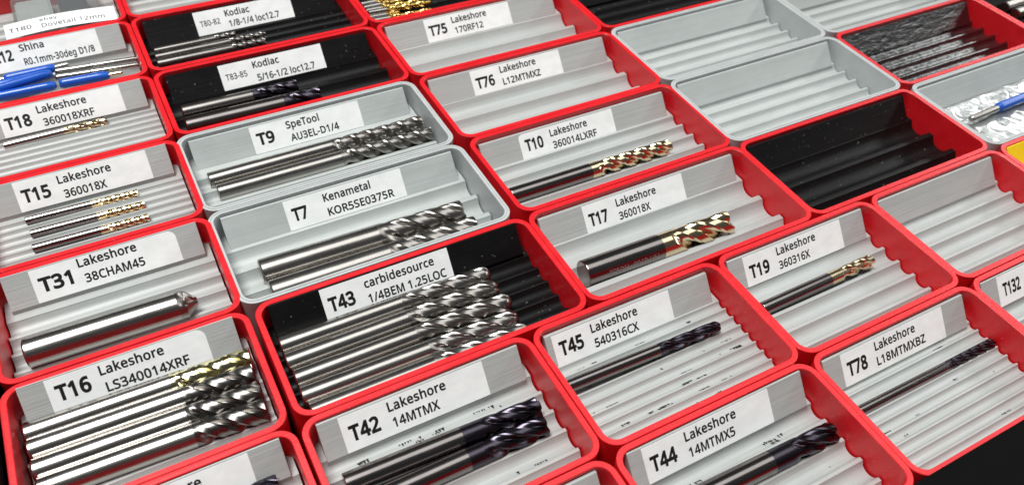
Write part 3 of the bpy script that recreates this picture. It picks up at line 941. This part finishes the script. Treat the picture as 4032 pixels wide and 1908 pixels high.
def mill(key, x0, y0, x1, y1, z, R, xb, nf, turn, m_shank, m_flute, label, group=None, neck=0.0, end='square', core=0.56, phase=0.0, cr=0.0, ch=0.05, runout=None, land=0.36):
    L = x1 - x0
    root = mill_root(key, x0, y0, z, label, group, slope=math.atan2(y1 - y0, L))
    sb = xb - x0
    shank(root, R, 0.0, sb, m_shank, ch)
    if neck:
        v, f = lathe_x([(sb, R * 0.985), (sb + neck + 0.02, R * 0.985)], 48)
        mesh_obj('coated_neck', v, f, MAT[m_flute], root, angle=40)
    v, f = flute_mesh(R * 0.985 if neck else R * 0.995, sb + neck, L, nf, turn, core, runout, end, phase, cr, land)
    mesh_obj('fluted_cutter', v, f, MAT[m_flute], root, angle=24)
    return root


def engrave(root, R, txt, xa, xb, ang, cap, mat='grey_ink', off=0.004, flip=False):
    """laser marking wrapped on the shank; ang = angle from -y towards +z of the text's middle"""
    V, Fc = text_mesh([(txt, xa, xb, -cap / 2, cap, off)])
    out = []
    for u, v in V:
        a = math.radians(ang) + v / R
        out.append((u, -(R + 0.002) * math.cos(a), (R + 0.002) * math.sin(a)))
    par = [c for c in root.children if c.name.startswith('shank')][0]
    mesh_obj('laser_mark', out, Fc, MAT[mat], par, smooth=False)


RQ, RT, RE, RS = .29, .42, .145, .215     # radii: quarter, three-eighths, eighth, three-sixteenths
m = mill('T9', .48, -1.66, 7.96, -1.62, -.80, RQ, 4.62, 3, 1.74, 'steel', 'polish', 'polished three-flute end mill in the T9 bin, nearer its label', 'polished end mills in the T9 bin', core=.5, ch=.035)
m = mill('T9', .59, -2.37, 8.02, -2.36, -.80, RQ, 4.70, 3, 1.74, 'steel', 'polish', 'polished three-flute end mill in the T9 bin, nearer the front rim', 'polished end mills in the T9 bin', core=.5, ch=.035, phase=1.2)
m = mill('T7', .81, -2.27, 7.22, -2.42, -.79, RT, 4.42, 4, 3.4, 'steel', 'polish', 'thick bare carbide end mill lying fully in view in the T7 bin', 'bare end mills in the T7 bin', core=.66, phase=.6, land=.46)
m = mill('T7', .85, -3.19, 7.30, -3.27, -.79, RT, 4.42, 4, 3.4, 'steel', 'polish', 'thick bare carbide end mill half hidden by the front rim of T7', 'bare end mills in the T7 bin', core=.66, phase=1.9, land=.46)
ORD = ['nearest the label', 'second from the label', 'third from the label', 'fourth from the label', 'lowest and mostly hidden by the front rim']
for k, (a, ya, b, yb, xb) in enumerate(((.49, -1.12, 6.82, -1.14, 3.98), (.47, -1.72, 6.80, -1.71, 3.92), (.51, -2.33, 6.88, -2.34, 3.90), (.49, -2.92, 6.77, -2.98, 4.02), (.56, -3.49, 6.80, -3.50, 3.95))):
    mill('T43', a, ya, b, yb, F + .13, RQ, xb, 4, 3.3, 'steel', 'polish', 'shiny ball nose mill in the T43 bin, ' + ORD[k], 'ball nose mills in the T43 bin', end='ball', core=.70, phase=.7 * k, ch=.035, land=.52)
m = mill('T17', .94, -2.34, 6.32, -2.46, -.79, RT, 3.66, 3, 3.1, 'dark_shank', 'gold', 'thick gold end mill with dark shank in the T17 bin', 'gold coated end mills', neck=.34, core=.5, phase=2.2, ch=.035)
engrave(m, RT, '375DIA .004R USA', 0.66, 2.52, 20, .14)
m = mill('T10', .56, -2.46, 6.89, -2.50, F + .13, RQ, 3.60, 3, 1.95, 'dark_shank', 'gold', 'long gold end mill with dark shank in the T10 bin', 'gold coated end mills', neck=.22, core=.5, phase=.5, ch=.02)
m = mill('T19', .76, -1.74, 5.24, -1.69, -.845, RS, 3.44, 3, 1.75, 'dark_shank', 'gold', 'short gold end mill with dark shank in the T19 bin', 'gold coated end mills', neck=.42, core=.5, phase=1.0, ch=.02)
m = mill('T45', .22, -1.60, 5.49, -1.73, -.72, .182, 3.36, 4, 2.8, 'dark_shank', 'violet', 'slim dark ball nose mill with grey shank in the T45 bin', 'dark coated end mills', end='ball', core=.6, ch=.02)
m = mill('T78', .30, -1.60, 6.10, -1.64, -.835, RE, 4.10, 4, 1.5, 'dark_shank', 'violet', 'very thin dark end mill in the T78 bin', 'dark coated end mills', core=.62, ch=.02, end='ball')
m = mill('T44', .45, -1.66, 5.91, -1.77, F + .13, RQ, 3.85, 4, 3.3, 'dark_shank', 'violet', 'dark violet end mill with grey shank in the T44 bin', 'dark coated end mills', neck=.60, core=.58, ch=.02, cr=.03)
m = mill('T42', .63, -1.66, 5.80, -1.80, F + .13, RQ, 3.63, 4, 3.3, 'dark_shank', 'violet', 'dark violet end mill in the T42 bin, nearer its label', 'dark coated end mills', neck=.50, core=.58, ch=.02, cr=.03)
m = mill('T42', .61, -2.34, 5.68, -2.34, F + .13, RQ, 3.50, 4, 3.3, 'dark_shank', 'violet', 'dark violet end mill in the T42 bin, nearer the front rim', 'dark coated end mills', neck=.40, core=.58, phase=.9, ch=.02, cr=.03)
# stacked roughing mills
for k, (a, ya, b, yb, z, xb, mf, lb) in enumerate(((2.67, -1.02, 8.12, -1.10, -.73, 6.09, 'pale_gold', 'mill with pale gold cutter lying against the T16 label'),
                                                   (2.69, -1.51, 8.05, -1.62, F + .13, 6.28, 'nickel', 'bare roughing mill in T16, just below the pale gold one'),
                                                   (2.72, -2.12, 8.07, -2.24, F + .13, 6.22, 'nickel', 'bare roughing mill in T16, third from the label'),
                                                   (2.77, -2.68, 8.03, -2.82, F + .13, 6.26, 'nickel', 'bare roughing mill in T16, lowest and nearest the front rim'))):
    mill('T16', a, ya - .03, b, yb - .03, z, .315, xb, 3, 2.3, 'steel', mf, lb, 'end mills in the T16 bin', neck=.08 if k == 0 else .0, core=.55, phase=.8 * k + .3, cr=.05, ch=.05, runout=.3, land=.5)
for k, (a, ya, b, yb, xb, lb) in enumerate(((3.51, -1.14, 6.75, -1.24, 5.38, 'thin gold end mill in T15 closest to the label'),
                                            (3.58, -1.80, 6.83, -1.88, 5.45, 'middle one of three thin gold end mills in T15'),
                                            (3.56, -2.47, 6.83, -2.52, 5.44, 'thin gold end mill in T15 closest to the front rim'))):
    m = mill('T15', a, ya, b, yb, -.835, RE, xb, 3, .84, 'dark_shank', 'gold', lb, 'thin gold end mills in the T15 bin', neck=.16, core=.52, phase=k, ch=.02)
    engrave(m, RE, '.125DIA .004R USA', .38, 1.62, 75, .09)
m = mill('T18', 3.29, -1.09, 6.54, -1.02, -.835, RE, 5.14, 3, 1.25, 'steel', 'gold', 'thin gold end mill lying alone in the T18 bin', 'gold coated end mills', neck=.10, core=.5, ch=.02)
m = mill('T83', .55, -1.57, 4.72, -1.63, -.88, .27, 3.06, 4, 2.6, 'nickel', 'violet', 'dark fluted end mill on black insert of T83-85, nearer the label', 'dark end mills in the T83-85 bin', core=.58)
m = mill('T83', .48, -2.53, 5.27, -2.61, -.83, .36, 3.92, 4, 3.2, 'dark_shank', 'violet', 'dark fluted end mill on black insert of T83-85, half hidden by rim', 'dark end mills in the T83-85 bin', core=.58)
for k, (a, ya, b, yb, z, R, xb, lb) in enumerate(((.50, -1.22, 3.63, -1.24, -.88, .14, 2.70, 'thinnest end mill on black insert of T80-82, under the label'),
                                               (.45, -1.70, 4.69, -1.72, -.88, .175, 3.16, 'middle end mill on black insert of T80-82'),
                                               (.43, -2.22, 4.54, -2.25, -.86, .195, 3.11, 'thickest end mill on black insert of T80-82, nearest the front'))):
    mill('T80', a, ya, b, yb, z, R, xb, 4, 1.5, 'nickel', 'nickel', lb, 'end mills in the T80-82 bin', core=.58, ch=.02)
# chamfer mill
root = mill_root('T31', 2.98, -2.61, F + .25, 'bright thick chamfer mill with pointed tip in the T31 bin', None, 'chamfer mill', 'chamfer_mill', slope=math.atan2(-.07, 4.31))
shank(root, .405, 0, 3.84, 'steel')


def chamfer_tip(R, x0, xc, x1):
    loops = []
    for x in list(np.linspace(x0, xc, 8)) + list(np.linspace(xc, x1, 9))[1:]:
        env = 1.0 if x <= xc else max(0.26, 1 - (x - xc) / (x1 - xc) * 0.76)
        q = min(1, max(0, (x - x0) / 0.42))
        lp = []
        for k in range(64):
            a = 2 * math.pi * k / 64
            t = ((a - 1.25 - 0.25 * (x - x0)) / math.pi) % 1.0
            cut = 0.0
            if t < 0.34:
                cut = math.sin(math.pi * min(1, t / 0.34)) ** 0.6 * 0.62 * q
            rr = R * env * (1 - cut)
            lp.append((x, rr * math.cos(a), rr * math.sin(a)))
        loops.append(lp)
    return loft(loops)


v, f = chamfer_tip(.404, 3.84, 4.05, 4.36)
mesh_obj('pointed_cutter', v, f, MAT['polish'], root, angle=25)
# mills at the bottom edge bin
mill('re', 5.0, -.95, 7.66, -.97, F + .13, RQ, 5.6, 4, 3.2, 'dark_shank', 'violet', 'dark end mill tip in the bin at the bottom edge', 'dark coated end mills', core=.58)


# ------------------------------------------------------------------ gold twist drills
def drill(x0, y0, x1, y1, z, R, xs, label):
    L = x1 - x0
    root = mill_root('gold', x0, y0, z, label, 'gold twist drills in the top bin', 'drill bit', 'twist_drill', slope=math.atan2(y1 - y0, L))
    shank(root, R, 0, xs, 'steel', .02)
    v, f = flute_mesh(R * .99, xs, L, 2, R * 9, .45, .3, 'square', 0.5 * y0)
    # 118 degree point
    v = list(v)
    mesh_obj('fluted_body', v, f, MAT['drill_gold'], root, angle=24)
    pv, pf = lathe_x([(L - .01, R * .9), (L + R * .6, R * .08)], 24)
    mesh_obj('drill_point', pv, pf, MAT['drill_gold'], root, angle=40)


for k, (a, ya, b, yb, z, R, xs) in enumerate(((.50, -1.45, 2.6, -1.50, -.62, .15, .6), (.48, -1.80, 3.0, -1.84, -.60, .16, .7), (.46, -2.10, 2.75, -2.22, -.56, .13, .65),
                                              (.47, -2.36, 3.16, -2.56, -.52, .14, .75), (.44, -2.58, 1.70, -2.66, -.60, .11, .7), (.42, -2.80, 3.02, -2.94, -.66, .14, .75), (.48, -3.08, 1.62, -3.12, -.72, .11, .7))):
    drill(a, ya, b, yb, z, R, xs, 'gold twist drill in the top bin, ' + ['closest to the white tape', 'second from the white tape', 'third from the white tape', 'longest one in the middle', 'short one in the middle', 'second from the front rim', 'short one at the front rim'][k])


# ------------------------------------------------------------------ blue sleeved bits
def sleeved(key, x0, y0, x1, y1, z, R, label, tip=0, tail=0, m_tip='steel', m_tail='gold', r_tip=.159, group='blue sleeved engraving bits', dz=0.0):
    L = math.hypot(x1 - x0, y1 - y0)
    root = mill_root(key, x0, y0, z, label, group, 'engraving bit', 'engraving_bit', slope=math.atan2(y1 - y0, x1 - x0))
    v, f = lathe_x([(0, R * .72), (.05, R * .9), (.14, R), (.2, R), (L - .36, R * .985), (L - .3, R * .98), (L - .14, R * .93), (L - .05, R * .75), (L, R * .45)], 28)
    mesh_obj('sleeve', v, f, MAT['blue'], root, angle=60)
    if tip:
        v, f = lathe_x([(L - .1, r_tip), (L + tip - .04, r_tip), (L + tip, r_tip - .03)], 28)
        mesh_obj('rod', v, f, MAT[m_tip], root, angle=20)
    if tail:
        v, f = lathe_x([(-tail, r_tip * .5), (-tail + .05, r_tip * .9), (.1, r_tip * .9)], 28)
        mesh_obj('coated_end', v, f, MAT[m_tail], root)
    return root


sleeved('T212', 1.62, -1.42, 3.36, -1.36, -.60, .172, 'blue sleeved bit under the T212 label with short steel end', tip=.42, tail=.35, r_tip=.105)
sleeved('T212', 1.30, -1.80, 3.20, -1.74, -.58, .172, 'blue sleeved bit, second in the T212 pile')
sleeved('T212', 1.20, -2.30, 3.14, -1.98, -.42, .172, 'blue sleeved bit lying slanted on top of the T212 pile')
sleeved('T212', 1.20, -2.56, 3.22, -2.60, -.55, .172, 'blue sleeved bit at the front rim of T212, on the left')
sleeved('T212', 3.32, -2.60, 5.00, -2.70, -.55, .172, 'blue sleeved bit at the front rim of T212, on the right, with gold neck', tip=.45, m_tip='gold', r_tip=.075)


def rod(key, x0, y0, x1, y1, z, label, prof, mat, group, cat='engraving bit', name='engraving_bit'):
    L = math.hypot(x1 - x0, y1 - y0)
    root = mill_root(key, x0, y0, z, label, group, cat, name, slope=math.atan2(y1 - y0, x1 - x0))
    k = 0
    for nm, seg, mt in prof:
        v, f = lathe_x([(x * L, r) for x, r in seg], 28)
        mesh_obj(nm, v, f, MAT[mt], root, angle=20)
    return root


P1 = [('thick_end', [(0, .09), (.02, .115), (.16, .115), (.17, .10), (.42, .10), (.43, .115)], 'polish'), ('shaft', [(.43, .108), (.96, .104), (1, .08)], 'steel')]
rod('T212', 3.28, -1.68, 6.10, -1.96, -.58, 'bare steel bit in T212, the one nearer the label', P1, None, 'bare steel bits in the T212 bin')
rod('T212', 3.25, -2.07, 6.06, -2.40, -.58, 'bare steel bit in T212, the one nearer the front rim', P1, None, 'bare steel bits in the T212 bin')
sleeved('bag', 3.02, -2.05, 7.2, -1.92, -.56, .19, 'blue sleeved bit with steel end on the clear bag', group=None)
bt = BIN_AT['bag']
bb = [o for o in bpy.data.objects if o.get('label') == 'blue sleeved bit with steel end on the clear bag'][0]
v, f = lathe_x([(-1.55, .09), (-1.50, .125), (-1.42, .13), (.1, .13)], 28)
mesh_obj('rod', v, f, MAT['polish'], bb, angle=20)
# steel rods in the top right corner
for k, (y, z, lb) in enumerate(((-.98, -.42, 'bright steel rod in the top right corner, farther back'), (-1.56, -.45, 'bright steel rod in the top right corner, nearer the front'))):
    root = mill_root('rods', 1.42, y, z, lb, 'steel rods in the corner bin', 'steel rod', 'steel_rod')
    shank(root, .24, 0, 6.0, 'polish', .04)


# ------------------------------------------------------------------ clear bag
def crumpled(name, x0, x1, y0, y1, z, amp, nx, ny, seed, parent, mat, slope=0.0):
    from mathutils import noise as mn
    verts, faces = [], []
    for i in range(nx + 1):
        for j in range(ny + 1):
            x = x0 + (x1 - x0) * i / nx
            y = y0 + (y1 - y0) * j / ny
            p = Vector((x * .6 + seed, y * .8, seed * .37))
            h = mn.ridged_multi_fractal(p, 1.0, 2.1, 4, 0.9, 2.0) * 0.5 + mn.noise(p * 3.1) * 0.35
            ed = min(1, min(i, nx - i) / 4.0) * min(1, min(j, ny - j) / 4.0)
            verts.append((x + 0.06 * mn.noise(p * 2), y + 0.06 * mn.noise(p * 2 + Vector((5, 5, 5))), z + slope * (y - y1) + amp * h * (0.3 + 0.7 * ed)))
    for i in range(nx):
        for j in range(ny):
            a = i * (ny + 1) + j
            faces.append((a, a + ny + 1, a + ny + 2, a + 1))
    return mesh_obj(name, verts, faces, mat, parent, smooth=True, angle=70)


bag = thing('plastic_bag', 'crinkled clear plastic bag lying in the grey bin at the right edge', 'bag', (NOM['bag'][0], NOM['bag'][1], -.86))
sh = crumpled('top_film', 1.2, 8.0, -3.6, -.95, .05, .13, 90, 44, 3.3, bag, MAT['film'])
crumpled('bottom_film', 1.3, 7.9, -3.5, -1.0, .012, .05, 50, 26, 8.1, bag, MAT['film'])


# ------------------------------------------------------------------ T180 tape and clear case
tp = thing('label_strip', 'loose white tape reading T180 over the rim at top left', 'label', (NOM['T180'][0] + 2.05, NOM['T180'][1] - CD + 1.25, -.02))


def strip_pt(u, v, k):        # u along, v towards the viewer
    bend = 0.10 * math.sin(math.pi * u / 3.9) - 0.02
    return (u, -v - 0.06 * (u / 3.9), bend + 0.05 + k - 0.12 * v * v)


verts, faces = [], []
NU, NV = 26, 6
for i in range(NU + 1):
    for j in range(NV + 1):
        verts.append(strip_pt(3.9 * i / NU, .90 * j / NV, 0))
for i in range(NU):
    for j in range(NV):
        a = i * (NV + 1) + j
        faces.append((a, a + NV + 1, a + NV + 2, a + 1)[::-1])
nb = len(verts)
verts += [(x, y, z - .012) for x, y, z in verts]
faces += [tuple(nb + q for q in f[::-1]) for f in faces]
ls = mesh_obj('tape', verts, faces, MAT['paper'], tp, smooth=True)
for part in (('T180', .14, .92, .90 - .62, .24, .008), ('ebay', 1.24, 1.86, .90 - .32, .2, .004), ('Dovetail 12mm', 1.27, 3.48, .90 - .72, .24, .005)):
    V, Fc = text_mesh([part])
    mesh_obj('lettering', [strip_pt(u, .90 - v, .004) for u, v in V], Fc, MAT['ink'], ls, smooth=False)
case = thing('clear_case', 'clear plastic case with dark grey plug in the top left bin', 'case', (NOM['T180'][0] + 2.35, NOM['T180'][1] - .35, -.86))
box('body', NOM['T180'][0] + 2.4, NOM['T180'][0] + 5.5, NOM['T180'][1] - 2.5, NOM['T180'][1] - .4, -.85, -.18, MAT['film'], case, .06)
box('lining', NOM['T180'][0] + 2.5, NOM['T180'][0] + 3.8, NOM['T180'][1] - 2.4, NOM['T180'][1] - .5, -.84, -.3, plain('milky_lining', (.52, .54, .52), .4), case, .08)
box('plug', NOM['T180'][0] + 4.05, NOM['T180'][0] + 5.1, NOM['T180'][1] - 2.4, NOM['T180'][1] - .6, -.84, -.25, MAT['rubber'], case, .12)
